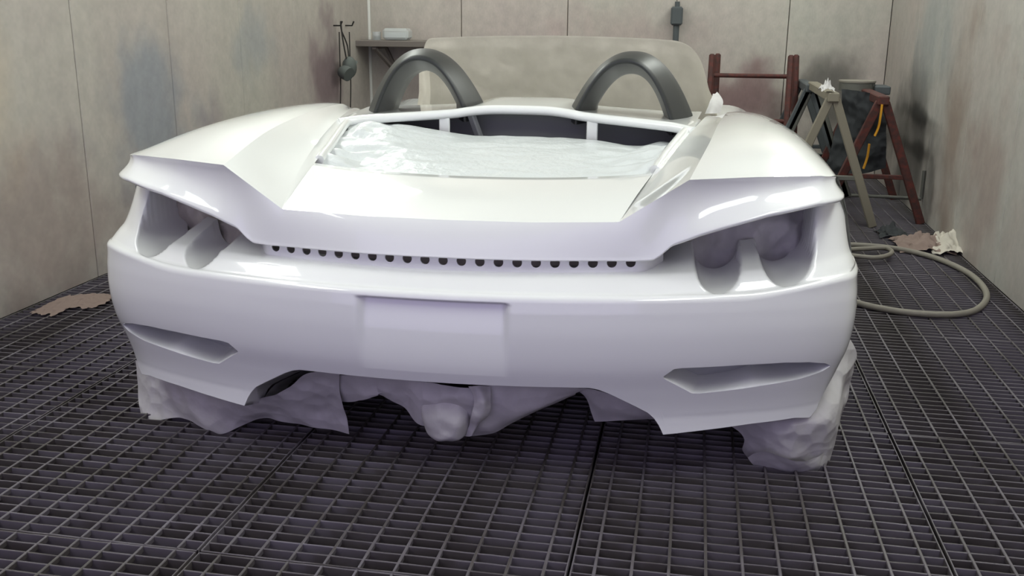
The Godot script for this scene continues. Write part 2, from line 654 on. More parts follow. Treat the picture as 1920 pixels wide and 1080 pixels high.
const FACE_OFF := [[0.13, -0.040], [0.15, -0.041], [0.175, -0.043], [0.20, -0.042], [0.26, -0.027], [0.33, -0.004], [0.40, 0.005], [0.46, 0.004], [0.50, 0.0], [0.55, 0.0]]
const R_EDGE := 0.018

func plan_curve(t: Array, n: int) -> PackedVector3Array:
	var half := []
	for q in t:
		half.append(Vector3(q[0], 0, q[1]))
	return resample(curve(mirror(half), 12), n)

func plan_normals(p: PackedVector3Array) -> PackedVector3Array:
	var out := PackedVector3Array()
	for i in p.size():
		var d := (p[min(i + 1, p.size() - 1)] - p[max(i - 1, 0)]).normalized()
		out.append(Vector3(-d.z, 0, d.x))
	return out

func y_crease(x: float) -> float:
	return 0.503 + 0.024 * smoothstep(0.68, 0.95, abs(x))

func plate_dent(x: float, y: float) -> float:
	var l := smoothstep(-0.193, -0.166, x)
	var r := 1.0 - smoothstep(0.152, 0.170, x)
	var t := 1.0 - smoothstep(0.478, 0.486, y)
	var b: float = clamp((y - 0.306) / 0.175, 0.0, 1.0)
	return 0.021 * l * r * t * b

func ledge_y(x: float, w: float) -> float:
	var ax: float = abs(x)
	var yc := y_crease(x)
	var mid: float = yc + 0.033 * sin(PI * 0.5 * clamp((w - R_EDGE) / 0.062, 0.0, 1.0))
	var tail: float = mid + 0.17 * max(0.0, w - 0.06)
	var y: float = lerp(mid, tail, smoothstep(0.45, 0.56, ax))
	y += 0.165 * smoothstep(0.80, 0.905, ax) * smoothstep(0.05, 0.17, w)
	y = min(y, ip([[0.85, 0.72], [0.895, 0.70], [0.925, 0.685], [0.95, 0.632], [0.97, 0.56], [0.99, 0.50]], ax))
	for c in [[0.632, 0.054], [0.795, 0.064]]:
		var dx: float = ax - c[0]
		if abs(dx) < c[1]:
			y = min(y, yc - 0.003 + c[1] - sqrt(c[1] * c[1] - dx * dx))
	return y

func vent_poly(s: float) -> PackedVector2Array:
	var p := [Vector3(0.516, 0.306, 0), Vector3(0.540, 0.328, 0), Vector3(0.56, 0.3305, 0), Vector3(0.71, 0.3315, 0), Vector3(0.80, 0.329, 0), Vector3(0.86, 0.323, 0), Vector3(0.905, 0.312, 0), Vector3(0.925, 0.300, 0), Vector3(0.905, 0.288, 0), Vector3(0.845, 0.2755, 0), Vector3(0.715, 0.263, 0), Vector3(0.61, 0.2565, 0), Vector3(0.592, 0.258, 0)]
	var out := PackedVector2Array()
	for q in p:
		out.append(Vector2(q.x * s, q.y))
	return out

var bump_plan: PackedVector3Array
var bump_nrm: PackedVector3Array

func bump_col(x: float) -> int:    # column of the bumper grid nearest to a plan x
	var lo := 0
	for i in bump_plan.size():
		if bump_plan[i].x <= x:
			lo = i
	return lo

func face_pt(x: float, y: float) -> Vector3:
	var i := bump_col(x)
	var j: int = min(i + 1, bump_plan.size() - 1)
	var t: float = clamp((x - bump_plan[i].x) / max(bump_plan[j].x - bump_plan[i].x, 1e-6), 0.0, 1.0)
	var p := bump_plan[i].lerp(bump_plan[j], t)
	var n := bump_nrm[i].lerp(bump_nrm[j], t).normalized()
	p += n * (ips(FACE_OFF, y) - plate_dent(x, y))
	p.y = y
	return p

func build_bumper(car: Node3D) -> void:
	var n := 440
	bump_plan = plan_curve(PLAN, n)
	bump_nrm = plan_normals(bump_plan)
	var vents := [vent_poly(-1.0), vent_poly(1.0)]
	var rows := []
	var sds := []
	# ledge, from the back to the crease
	var nl := 44
	for j in nl:
		var w := lerpf(0.26, R_EDGE, float(j) / (nl - 1))
		var row := PackedVector3Array()
		var sd := PackedFloat32Array()
		for i in n:
			var p := bump_plan[i]
			var ax: float = abs(p.x)
			var inner := Vector3(p.x * lerpf(1.0, 0.93, smoothstep(0.6, 0.95, ax)), 0, lerpf(p.z - 0.26, -0.58, smoothstep(0.86, 0.975, ax)))
			var q := p.lerp(inner, w / 0.26)
			q.y = ledge_y(q.x, w * lerpf(1.0, 0.0, smoothstep(0.975, 0.988, ax)))
			row.append(q)
			sd.append(1.0)
		rows.append(row)
		sds.append(sd)
	# rounded crease
	for j in range(1, 6):
		var th := PI * 0.5 * (1.0 - j / 6.0)
		var row := PackedVector3Array()
		var sd := PackedFloat32Array()
		for i in n:
			var p := bump_plan[i] - bump_nrm[i] * (R_EDGE * (1.0 - cos(th)))
			p.y = y_crease(p.x) - R_EDGE * 0.8 + R_EDGE * 0.8 * sin(th)
			row.append(p)
			sd.append(1.0)
		rows.append(row)
		sds.append(sd)
	# face
	var nf := 96
	for j in nf + 1:
		var v := float(j) / nf
		var row := PackedVector3Array()
		var sd := PackedFloat32Array()
		for i in n:
			var p := bump_plan[i]
			var y := lerpf(y_crease(p.x) - R_EDGE * 0.8, ip(EDGE, abs(p.x)), v)
			var q := p + bump_nrm[i] * (ips(FACE_OFF, y) - plate_dent(p.x, y))
			q.y = y
			row.append(q)
			var d := 1.0
			if abs(p.x) > 0.49 and abs(p.x) < 0.94 and y < 0.345 and y > 0.245 and p.z > -0.30:
				d = min(sd_poly(vents[0], Vector2(p.x, y)), sd_poly(vents[1], Vector2(p.x, y)))
			sd.append(d)
		rows.append(row)
		sds.append(sd)
	var st := tool_()
	grid_clip(st, rows, sds, 0)
	# return flange along the lower edge, deep beside the diffuser, where a slot is cut through it
	var last: PackedVector3Array = rows[-1]
	var fl := [last]
	var ones := PackedFloat32Array()
	ones.resize(n)
	ones.fill(1.0)
	var fsd := [ones]
	for k in 26:
		var row := PackedVector3Array()
		var sd := PackedFloat32Array()
		for i in n:
			var ax: float = abs(last[i].x)
			var deep := lerpf(0.022, 0.24, smoothstep(0.33, 0.37, ax) * (1.0 - smoothstep(0.536, 0.545, ax)))
			var f: float = pow((k + 1) / 26.0, 1.4)
			row.append(last[i] + Vector3(0, -0.001 + 0.013 * f - (deep - 0.022) * 0.40 * f, -deep * f))
			var q := Vector2(clamp(ax, 0.398, 0.470), 0.46)
			sd.append((Vector2(ax, f) - q).length() - 0.05 * smoothstep(0.385, 0.41, ax) if abs(f - 0.46) < 0.3 else 1.0)
		fl.append(row)
		fsd.append(sd)
	grid_clip(st, fl, fsd, 1)
	part("rear_bumper", done(st), M.paint, car)
	# vents: rolled edge, duct walls, back wall
	for s in [-1.0, 1.0]:
		var vp := vent_poly(s)
		var c := Vector2.ZERO
		for q in vp:
			c += q / vp.size()
		var dense := PackedVector2Array()
		for i in vp.size():
			for k in 6:
				dense.append(vp[i].lerp(vp[(i + 1) % vp.size()], k / 6.0))
		var loops := []
		for k in 5:
			var loop := PackedVector3Array()
			for i in dense.size() + 1:
				var q := dense[i % dense.size()]
				var low := 1.0 if q.y < c.y - 0.004 else 0.35
				var qq := q.move_toward(c, [0.0, 0.002, 0.006 * low, 0.014 * low, 0.018 * low][k])
				var fp := face_pt(qq.x, qq.y)
				fp.z -= [0.0, 0.0015, 0.010, 0.045, 0.11][k]
				loop.append(fp)
			loops.append(loop)
		var sv := tool_()
		grid(sv, loops, 0, s > 0.0)
		part("vent_duct", done(sv), M.paint, car)
		sv = tool_()
		var back: PackedVector3Array = loops[-1]
		var mid := Vector3.ZERO
		for q in back:
			mid += q / back.size()
		mid.z -= 0.03
		for i in back.size() - 1:
			tri(sv, mid, back[i], back[i + 1], 0)
		part("vent_backing", done(sv), M.inner, car)

func fascia_cols() -> Array:
	var n := 300
	var p := plan_curve(PLANF, n)
	var nr := plan_normals(p)
	var rows := []
	for j in 17:
		rows.append(PackedVector3Array())
	for i in n:
		var ax: float = abs(p[i].x)
		var top := Vector3(p[i].x, ip(Y_TOP, ax), ip(Z_TOP, ax))
		if ax > 0.9:
			top = Vector3(sign(p[i].x) * (0.9 + (ax - 0.9) * 0.3), ip(Y_TOP, ax), lerpf(-0.33, -0.43, clamp((-0.272 - p[i].z) / 0.148, 0.0, 1.0)))
		var bot := p[i]
		bot.y = ip(Y_BOT, ax)
		var conc := lerpf(-0.004, 0.020, smoothstep(0.42, 0.60, ax)) * (1.0 - 0.7 * smoothstep(0.8, 0.93, ax))
		for j in 13:
			var v := j / 12.0
			var q := top.lerp(bot, v) - nr[i] * conc * sin(PI * pow(v, 0.8))
			rows[j].append(q)
		var k := lerpf(0.45, 1.0, smoothstep(0.44, 0.56, ax))
		rows[13].append(bot + Vector3(0, -0.004 * k, 0.0) + nr[i] * 0.001)
		rows[14].append(bot + Vector3(0, -0.009 * k, 0.0) - nr[i] * 0.003)
		rows[15].append(bot + Vector3(0, -0.011 * k, 0.0) - nr[i] * 0.012)
		rows[16].append(bot + Vector3(0, 0.004, 0.0) - nr[i] * 0.05)
	return rows

const DLINE := [[0.402, 0.6565, -0.122], [0.452, 0.69, -0.34], [0.492, 0.719, -0.545], [0.528, 0.743, -0.75], [0.562, 0.759, -0.95], [0.593, 0.770, -1.14], [0.64, 0.777, -1.45], [0.67, 0.74, -1.70]]
const ILINE := [[0.399, 0.656, -0.121], [0.433, 0.68, -0.34], [0.469, 0.706, -0.545], [0.50, 0.728, -0.75], [0.535, 0.748, -0.95], [0.567, 0.762, -1.14], [0.61, 0.765, -1.45], [0.64, 0.735, -1.70]]

func v3(a: Array, s := 1.0) -> Array:
	var out := []
	for q in a:
		out.append(Vector3(q[0] * s, q[1], q[2]))
	return out

func build_car() -> void:
	var car := thing("car", "white freshly painted open sports car body with black roll hoops, no lights fitted", "car", CAR_POS, CAR_TURN)
	build_bumper(car)
	var st := tool_()
	var fr := fascia_cols()
	grid(st, fr.slice(0, 13), 0)
	grid(st, fr.slice(12, 17), 0)
	part("tail_fascia", done(st), M.paint, car)
	# strip with the row of round holes
	st = tool_()
	var hx := []
	for k in 21:
		hx.append(-0.430 + 0.043 * k)
	var rows := []
	var sds := []
	for j in 31:
		var y := 0.528 + 0.002 * j
		var row := PackedVector3Array()
		var sd := PackedFloat32Array()
		for i in 505:
			var x := -0.504 + 0.002 * i
			var z := -0.08 - 0.32 * x * x - 0.09 * pow(smoothstep(0.442, 0.53, abs(x)), 1.3)
			row.append(Vector3(x, y, z))
			var d := 1.0
			var k := int(round((x + 0.430) / 0.043))
			if k >= 0 and k <= 20:
				d = Vector2(x - hx[k], y - 0.5585).length() - 0.0112
			sd.append(d)
		rows.append(row)
		sds.append(sd)
	grid_clip(st, rows, sds, 0)
	for k in 21:
		var lo := []
		for d in 2:
			var ring := PackedVector3Array()
			for a in 17:
				var x: float = hx[k] + cos(TAU * a / 16.0) * 0.0112
				ring.append(Vector3(x, 0.5585 + sin(TAU * a / 16.0) * 0.0112, -0.08 - 0.32 * x * x - 0.004 * d))
			lo.append(ring)
		grid(st, lo, 2)
	part("hole_strip", done(st), M.paint, car)
	# engine deck
	st = tool_()
	rows = []
	for j in 13:
		var v := j / 12.0
		var row := PackedVector3Array()
		for i in 61:
			var t := i / 30.0 - 1.0
			var a := Vector3(0.4005 * t, 0.653, -0.0)
			a.y = ip(Y_TOP, abs(a.x))
			a.z = ip(Z_TOP, abs(a.x))
			var b := Vector3(0.469 * t, 0.690 + 0.016 * t * t, -0.495 - 0.05 * pow(abs(t), 3.0))
			var q := a.lerp(b, v)
			q.y += 0.004 * sin(PI * v)
			row.append(q)
		rows.append(row)
	grid(st, rows, 0, true)
	var lip := [rows[-1]]
	for k in 3:
		var row := PackedVector3Array()
		for q in rows[-1]:
			row.append(q + [Vector3(0, -0.003, -0.004), Vector3(0, -0.010, -0.005), Vector3(0, -0.05, -0.003)][k])
		lip.append(row)
	grid(st, lip, 0, true)
	part("engine_deck", done(st), M.paint, car)
	for s in [-1.0, 1.0]:
		var rg := build_fender(car, s)
		var dl := resample(curve(v3(DLINE, s), 10), 61)
		var il := resample(curve(v3(ILINE, s), 10), 61)
		# inner slope and rim
		st = tool_()
		var band := []
		for k in 9:
			var row := PackedVector3Array()
			for i in 61:
				var q: Vector3 = dl[i].lerp(rg[i], k / 8.0)
				q.y -= 0.006 * sin(PI * k / 8.0) * smoothstep(0.0, 0.15, i / 60.0)
				row.append(q)
			band.append(row)
		grid(st, band, 0, s < 0.0)
		var rim := []
		for k in 5:
			var row := PackedVector3Array()
			for i in 61:
				var q: Vector3 = il[i].lerp(dl[i], k / 4.0)
				q.y -= 0.008 * sin(PI * k / 4.0) * smoothstep(0.25, 0.4, i / 60.0)
				row.append(q)
			rim.append(row)
		grid(st, rim, 1, s < 0.0)
		part("buttress", done(st), M.paint, car)
		st = tool_()
		var tb := PackedVector3Array()
		for i in range(18, 45):
			tb.append(il[i] + Vector3(-s * 0.004, -0.004, 0))
		tube(st, tb, 0.014, 10)
		part("opening_rim", done(st), M.paint, car)
		build_hoop(car, s)
	build_bulkhead(car)
	build_shell(car)

func build_fender(car: Node3D, s: float) -> PackedVector3Array:
	var top := []
	for x in [0.553, 0.63, 0.70, 0.77, 0.83, 0.88]:
		top.append(Vector3(x, ip(Y_TOP, x), ip(Z_TOP, x)))
	var st0: Array = top + [Vector3(0.905, 0.742, -0.345), Vector3(0.926, 0.708, -0.39), Vector3(0.95, 0.65, -0.43), Vector3(0.972, 0.57, -0.46), Vector3(0.986, 0.48, -0.47), Vector3(0.985, 0.33, -0.48), Vector3(0.955, 0.17, -0.48)]
	var half := [
		st0,
		sec([0.612, 0.67, 0.72, 0.78, 0.83, 0.875, 0.912, 0.94, 0.962, 0.978, 0.987, 0.985, 0.955], [0.788, 0.799, 0.802, 0.798, 0.789, 0.774, 0.748, 0.710, 0.655, 0.57, 0.48, 0.33, 0.17], [-0.57, -0.585, -0.6, -0.61, -0.62, -0.63, -0.635, -0.64, -0.64, -0.64, -0.64, -0.64, -0.64]),
		sec([0.66, 0.70, 0.74, 0.79, 0.835, 0.88, 0.915, 0.945, 0.968, 0.982, 0.99, 0.99, 0.96], [0.797, 0.805, 0.808, 0.804, 0.794, 0.776, 0.75, 0.712, 0.655, 0.57, 0.48, 0.33, 0.17], [-1.03, -1.04, -1.05, -1.05, -1.05, -1.05, -1.05, -1.05, -1.05, -1.05, -1.05, -1.05, -1.05]),
		sec([0.716, 0.745, 0.775, 0.81, 0.845, 0.88, 0.912, 0.94, 0.96, 0.974, 0.982, 0.98, 0.955], [0.783, 0.786, 0.786, 0.782, 0.773, 0.757, 0.733, 0.70, 0.65, 0.57, 0.48, 0.33, 0.17], [-1.54, -1.54, -1.54, -1.54, -1.54, -1.54, -1.54, -1.54, -1.54, -1.54, -1.54, -1.54, -1.54]),
		sec([0.735, 0.76, 0.79, 0.82, 0.85, 0.88, 0.905, 0.925, 0.94, 0.95, 0.955, 0.955, 0.94], [0.745, 0.747, 0.746, 0.742, 0.734, 0.72, 0.70, 0.675, 0.64, 0.57, 0.48, 0.33, 0.17], [-1.7, -1.7, -1.7, -1.7, -1.7, -1.7, -1.7, -1.7, -1.7, -1.7, -1.7, -1.7, -1.7]),
	]
	var along := []
	for k in half.size():
		var row := []
		for q in half[k]:
			row.append(Vector3(q.x * s, q.y, q.z))
		along.append(curve(row, 6))
	var rows := []
	var cols: int = along[0].size()
	var lines := []
	for i in cols:
		var line := []
		for k in along.size():
			line.append(along[k][i])
		lines.append(curve(line, 10))
	for j in lines[0].size():
		var row := PackedVector3Array()
		for i in cols:
			row.append(lines[i][j])
		rows.append(row)
	var st := tool_()
	grid(st, rows, 0, s > 0.0)
	part("rear_fender", done(st), M.paint, car)
	return resample(lines[0], 61)

func sec(x: Array, y: Array, z: Array) -> Array:
	var out := []
	for i in x.size():
		out.append(Vector3(x[i], y[i], z[i]))
	return out

func build_hoop(car: Node3D, s: float) -> void:
	# wedge-shaped arch: a crease nearest the tail, one side leading in to the aperture, one out to the front edge
	var rows := []
	var n := 56
	for k in range(-2, n + 3):
		var t: float = clamp(2.0 * k / n - 1.0, -1.0, 1.0)      # -1 left foot, 1 right foot
		var drop := 0.05 if (k < 0 or k > n) else 0.0
		if k == -1 or k == n + 1:
			drop = 0.025
		var out_side := (1.0 + t * s) * 0.5
		var base_y := lerpf(0.802, 0.774, out_side)
		var h := 1.0 - pow(abs(t), 2.25)
		var e := func(cx: float, hw: float, ht: float, z: float) -> Vector3:
			return Vector3(s * cx + t * hw * (1.0 + drop * 0.4), base_y + h * (ht - base_y) - drop, z)
		var row := PackedVector3Array([
			e.call(0.372, 0.119, 0.912, -1.53),
			e.call(0.372, 0.119, 0.916, -1.45),
			e.call(0.371, 0.122, 0.921, -1.425),
			e.call(0.358, 0.150, 0.956, -1.310),
			e.call(0.356, 0.156, 0.963, -1.293),
			e.call(0.356, 0.162, 0.969, -1.293),
			e.call(0.358, 0.170, 0.976, -1.315),
			e.call(0.370, 0.202, 0.990, -1.415),
			e.call(0.3765, 0.2125, 0.993, -1.475),
			e.call(0.3775, 0.2145, 0.990, -1.50),
			e.call(0.3775, 0.208, 0.982, -1.53),
			e.call(0.372, 0.119, 0.912, -1.53)])
		rows.append(row)
	var st := tool_()
	grid(st, rows, 0, true)
	part("roll_hoop", done(st), M.hoop, car)

func build_bulkhead(car: Node3D) -> void:
	# bar across the front of the engine opening and the deck that carries the hoops
	var half := [Vector3(0, 0.797, -1.29), Vector3(0.10, 0.796, -1.285), Vector3(0.17, 0.790, -1.275), Vector3(0.22, 0.783, -1.26), Vector3(0.30, 0.777, -1.24), Vector3(0.42, 0.770, -1.205), Vector3(0.52, 0.764, -1.165), Vector3(0.585, 0.757, -1.11)]
	var p := resample(curve(mirror(half), 8), 80)
	var st := tool_()
	tube(st, p, 0.017, 12, 0.016)
	part("cross_bar", done(st), M.paint, car)
	st = tool_()
	var rows := []
	for k in 9:
		var row := PackedVector3Array()
		var v := k / 8.0
		for q in p:
			var ax: float = abs(q.x)
			var hump := 0.012 * (1.0 - smoothstep(0.12, 0.22, ax)) + 0.012 * smoothstep(0.5, 0.6, ax)
			row.append(Vector3(q.x * lerpf(1.0, 1.08, v), q.y + 0.013 + hump * sin(PI * 0.5 * v) - 0.012 * v, lerpf(q.z, -1.70, v)))
		rows.append(row)
	grid(st, rows, 0, true)
	part("hoop_deck", done(st), M.paint, car)
	for s in [-1.0, 1.0]:
		st = tool_()
		box(st, Vector3(s * 0.254, 0.72, -1.25), Vector3(0.037, 0.10, 0.012), Basis.IDENTITY, 0.003)
		part("bar_strut", done(st), M.paint, car)
	st = tool_()
	bar(st, Vector3(-0.175, 0.79, -1.30), Vector3(-0.14, 0.66, -1.36), 0.028, 0.02, 0.004)
	part("stay", done(st), M.inner, car)
	st = tool_()
	box(st, Vector3(0, 0.66, -1.40), Vector3(1.16, 0.22, 0.02))
	part("firewall", done(st), M.engine, car)

func build_shell(car: Node3D) -> void:
	# inner panels, floor pan, doors and nose: closes the car where the photograph cannot look
	var st := tool_()
	box(st, Vector3(0, 0.185, -2.2), Vector3(1.5, 0.03, 3.3), Basis.IDENTITY, 0.005)
	part("floor_pan", done(st), M.dark, car)
	st = tool_()
	var secs := [[-1.66, 0.945, 0.68], [-2.1, 0.93, 0.665], [-2.6, 0.93, 0.665], [-3.0, 0.945, 0.69], [-3.35, 0.94, 0.66], [-3.7, 0.86, 0.56], [-3.92, 0.66, 0.42]]
	var rows := []
	for q in secs:
		var w: float = q[1]
		var h: float = q[2]
		var row := []
		for m in [[-0.96, 0.17], [-1.0, 0.34], [-0.995, h - 0.10], [-0.95, h - 0.03], [-0.86, h], [-0.74, h - 0.005]]:
			row.append(Vector3(m[0] * w, m[1], q[0]))
		var cock: bool = q[0] > -2.65
		for m in [[-0.66, h - (0.12 if cock else -0.008)], [0.0, h + (-0.14 if cock else 0.015)], [0.66, h - (0.12 if cock else -0.008)]]:
			row.append(Vector3(m[0] * w, m[1], q[0]))
		for m in [[0.74, h - 0.005], [0.86, h], [0.95, h - 0.03], [0.995, h - 0.10], [1.0, 0.34], [0.96, 0.17]]:
			row.append(Vector3(m[0] * w, m[1], q[0]))
		rows.append(curve(row, 4))
	grid(st, rows, 0, true)
	var tip: PackedVector3Array = rows[-1]
	for i in tip.size() - 1:
		tri(st, Vector3(0, 0.28, -4.0), tip[i], tip[i + 1], 1)
	part("front_body", done(st), M.paint, car)
	# inner wall behind the lamp openings
	st = tool_()
	box(st, Vector3(0, 0.42, -0.47), Vector3(0.92, 0.24, 0.02))
	box(st, Vector3(0, 0.56, -0.40), Vector3(0.90, 0.02, 0.14))
	part("inner_tail_panel", done(st), M.inner, car)
	# windscreen
	st = tool_()
	rows = []
	for k in 9:
		var v := k / 8.0
		var row := PackedVector3Array()
		for i in 21:
			var t := i / 10.0 - 1.0
			row.append(Vector3(lerpf(0.56, 0.66, v) * t, lerpf(1.0, 0.665, v), lerpf(-2.44, -2.80, v) - 0.12 * (1.0 - t * t)))
		rows.append(row)
	grid(st, rows, 0)
	part("windscreen", done(st), M.engine, car)
	for s in [-1.0, 1.0]:
		for z in [-0.80, -3.18]:
			wheel(car, Vector3(s * 0.80, 0.300, z))
	# stub of the door mirror
	st = tool_()
	box(st, Vector3(0.80, 0.715, -1.98), Vector3(0.09, 0.05, 0.06), Basis.IDENTITY, 0.012)
	part("mirror_stub", done(st), M.paint, car)

func wheel(car: Node3D, c: Vector3) -> void:
	var prof := [[0.20, -0.11], [0.28, -0.115], [0.296, -0.10], [0.30, 0.0], [0.296, 0.10], [0.28, 0.115], [0.20, 0.11]]
	var st := tool_()
	var rows := []
	for k in 33:
		var a := TAU * k / 32.0
		var row := PackedVector3Array()
		for q in prof:
			row.append(c + Vector3(q[1], cos(a) * q[0], sin(a) * q[0]))
		rows.append(row)
	grid(st, rows, 0)
	var t := part("tyre", done(st), M.tyre, car)
	st = tool_()
	tube(st, PackedVector3Array([c + Vector3(-0.09, 0, 0), c + Vector3(0.09, 0, 0)]), 0.2, 32)
	part("rim", done(st), M.steel, t)

# ------------------------------------------------------------------ masking paper and film
func wrinkle(p: Vector3, amp: float, f: float) -> Vector3:
	var q := p * f
	var d := Vector3(noise.get_noise_3d(q.x + 40, q.y, q.z), noise.get_noise_3d(q.x, q.y + 40, q.z), noise.get_noise_3d(q.x, q.y, q.z + 40)) * amp
	q = p + d * 2.0
	d += Vector3(0.25, 0.15, 1.0) * (crease.get_noise_3d(q.x * 8.0, q.y * 8.0, q.z * 5.0) + 0.5) * amp * 2.0
	d += Vector3(0.1, 0.2, 1.0) * (crease.get_noise_3d(q.x * 21.0 + 50.0, q.y * 21.0, q.z * 12.0) + 0.5) * amp * 0.8
	return p + d

func sheet(lines: Array, nu0: int, nv0: int, amp: float, f: float, flip := false) -> SurfaceTool:
	# loft through lines (arrays of Vector3), wrinkled
	var nu := nu0 * 2
	var nv := nv0 * 2
	var res := []
	for l in lines:
		res.append(resample(curve(l, 8), nu))
	var cols := []
	for i in nu:
		var line := []
		for r in res:
			line.append(r[i])
		cols.append(resample(curve(line, 8), nv))
	var rows := []
	for j in nv:
		var row := PackedVector3Array()
		for i in nu:
			row.append(wrinkle(cols[i][j], amp, f))
		rows.append(row)
	var st := tool_()
	grid(st, rows, 0, flip)
	return done(st)

func car_single(called: String, st: SurfaceTool, m: Material, label: String, category: String, group := "") -> MeshInstance3D:
	var o := single(called, st, m, label, category, group)
	o.transform = car_xf
	return o

func px_line(a: Array) -> Array:   # [[u, v, z], ...] -> car coordinates
	var out := []
	for q in a:
		out.append(car_at(q[0], q[1], q[2]))
	return out

func build_masking() -> void:
	# engine bay film
	var rows := []
	var nx := 110
	var nz := 70
	for j in nz:
		var v := float(j) / (nz - 1)
		var z := lerpf(-0.515, -1.21, v)
		var hw := lerpf(0.452, 0.565, v)
		var row := PackedVector3Array()
		for i in nx:
			var t := 2.0 * i / (nx - 1) - 1.0
			var x := hw * t
			var y := lerpf(0.652, 0.715, v) + 0.016 * sin(PI * v)
			y += 0.030 * smoothstep(0.2, 0.75, -t) * (1.0 - smoothstep(0.9, 1.0, -t) * 0.4) * smoothstep(0.3, 0.9, v)
			y -= 0.030 * smoothstep(0.3, 0.9, t) * smoothstep(0.5, 1.0, v)
			y += 0.030 * pow(abs(t), 6.0) * (1.0 - v) 
			y += abs(noise.get_noise_3d(x * 260.0, z * 420.0, 3.0)) * 0.036 * (0.25 + smoothstep(0.5, 0.95, abs(t)))
			y += (crease.get_noise_3d(x * 9.0, z * 16.0, 2.0) + 0.5) * 0.018 * (0.25 + smoothstep(0.5, 1.0, abs(t)))
			row.append(Vector3(x, y, z))
		rows.append(row)
	var st := tool_()
	grid(st, rows, 0, true)
	car_single("masking_film", done(st), M.film, "crumpled shiny white masking film filling the open engine bay", "masking film")
	# windscreen paper
	var cols := [[-0.615, 0.93], [-0.60, 0.985], [-0.585, 1.004], [-0.55, 1.012], [-0.3, 1.022], [0.0, 1.026], [0.3, 1.022], [0.48, 1.015], [0.55, 1.006], [0.60, 0.98], [0.637, 0.935], [0.662, 0.875], [0.685, 0.80], [0.715, 0.755]]
	rows = []
	var nc := 90
	var topl := []
	for q in cols:
		var t: float = q[0] / 0.64
		topl.append(Vector3(q[0], q[1], -2.40 - 0.09 * max(0.0, 1.0 - t * t)))
	var tl := resample(curve(topl, 8), nc)
	for j in 46:
		var v := j / 45.0
		var row := PackedVector3Array()
		for i in nc:
			var a := tl[i]
			var b := Vector3(a.x * 1.04, 0.62, -2.66 - 0.14 * max(0.0, 1.0 - a.x * a.x / 0.45))
			var q := a.lerp(b, v)
			q.z += 0.02 * sin(PI * v)
			q.z += (abs(noise.get_noise_3d(q.x * 260.0, q.y * 260.0, 7.0)) * 0.05 + noise.get_noise_3d(q.x * 800.0, q.y * 800.0, 1.0) * 0.008) * smoothstep(0.0, 0.15, v)
			row.append(q)
		rows.append(row)
	# roll the top edge over the glass frame
	var pre := []
	for k in 5:
		var row := PackedVector3Array()
		var a := PI * 0.5 * (k / 5.0)
		for i in nc:
			row.append(tl[i] + Vector3(0, -0.012 * (1.0 - sin(a)), -0.03 * cos(a)))
		pre.append(row)
	st = tool_()
	grid(st, pre + rows, 0)
	car_single("masking_paper", done(st), M.kraft, "beige masking paper stretched over the windscreen behind the roll hoops", "masking paper")
	# loose fold at the foot of the windscreen
	st = sheet([px_line([[1322, 214, -2.20], [1329, 196, -2.24], [1337, 176, -2.34]]), px_line([[1334, 213, -2.16], [1339, 196, -2.22], [1341, 176, -2.34]]), px_line([[1350, 212, -2.20], [1356, 190, -2.28], [1345, 172, -2.36]])], 10, 12, 0.004, 600.0)
	car_single("masking_paper", st, M.paper, "narrow upright fold of white masking paper at the windscreen foot", "masking paper")
	st = sheet([px_line([[781, 205, -2.30], [785, 175, -2.32], [786, 130, -2.36]]), px_line([[790, 205, -2.26], [796, 175, -2.28], [795, 128, -2.34]]), px_line([[806, 205, -2.28], [808, 175, -2.30], [806, 126, -2.36]])], 12, 12, 0.006, 500.0)
	car_single("masking_paper", st, M.kraft, "tall crumpled strip of masking paper seen through the roll hoop", "masking paper")
	# paper inside the lamp openings
	for s in [-1.0, 1.0]:
		st = sheet([[Vector3(s * 0.45, 0.46, -0.335), Vector3(s * 0.60, 0.46, -0.36), Vector3(s * 0.75, 0.46, -0.415), Vector3(s * 0.88, 0.49, -0.49)],
			[Vector3(s * 0.45, 0.58, -0.38), Vector3(s * 0.60, 0.60, -0.40), Vector3(s * 0.75, 0.60, -0.44), Vector3(s * 0.88, 0.61, -0.51)],
			[Vector3(s * 0.45, 0.64, -0.40), Vector3(s * 0.60, 0.68, -0.42), Vector3(s * 0.75, 0.71, -0.48), Vector3(s * 0.88, 0.72, -0.54)]], 40, 24, 0.03, 420.0)
		car_single("masking_paper", st, M.paper if s > 0.0 else M.kraft, "grey crumpled masking paper inside the wide tail lamp opening" if s > 0.0 else "beige crumpled masking paper inside the shorter tail lamp opening", "masking paper")
	st = sheet([[Vector3(-0.46, 0.535, -0.20), Vector3(0, 0.54, -0.125), Vector3(0.46, 0.535, -0.20)], [Vector3(-0.46, 0.60, -0.20), Vector3(0, 0.60, -0.125), Vector3(0.46, 0.60, -0.20)]], 60, 6, 0.006, 500.0)
	car_single("masking_paper", st, M.kraft, "brown masking paper behind the row of round holes", "masking paper")
	# apron under the corner with the long flap
	st = sheet([
		px_line([[254, 676, -0.42], [300, 690, -0.34], [380, 720, -0.26], [445, 752, -0.19], [500, 744, -0.17], [548, 724, -0.15], [578, 700, -0.13], [640, 697, -0.13]]),
		px_line([[256, 735, -0.40], [300, 750, -0.34], [380, 765, -0.27], [447, 775, -0.24], [520, 765, -0.22], [575, 752, -0.20], [641, 730, -0.17]]),
		px_line([[264, 786, -0.36], [292, 793, -0.32], [340, 786, -0.31], [398, 809, -0.27], [425, 811, -0.26], [486, 783, -0.27], [530, 787, -0.26], [598, 803, -0.25], [654, 813, -0.24]])], 90, 34, 0.012, 330.0)
	car_single("masking_paper", st, M.paper, "wide white masking paper apron with a pointed flap under the bumper corner", "masking paper")
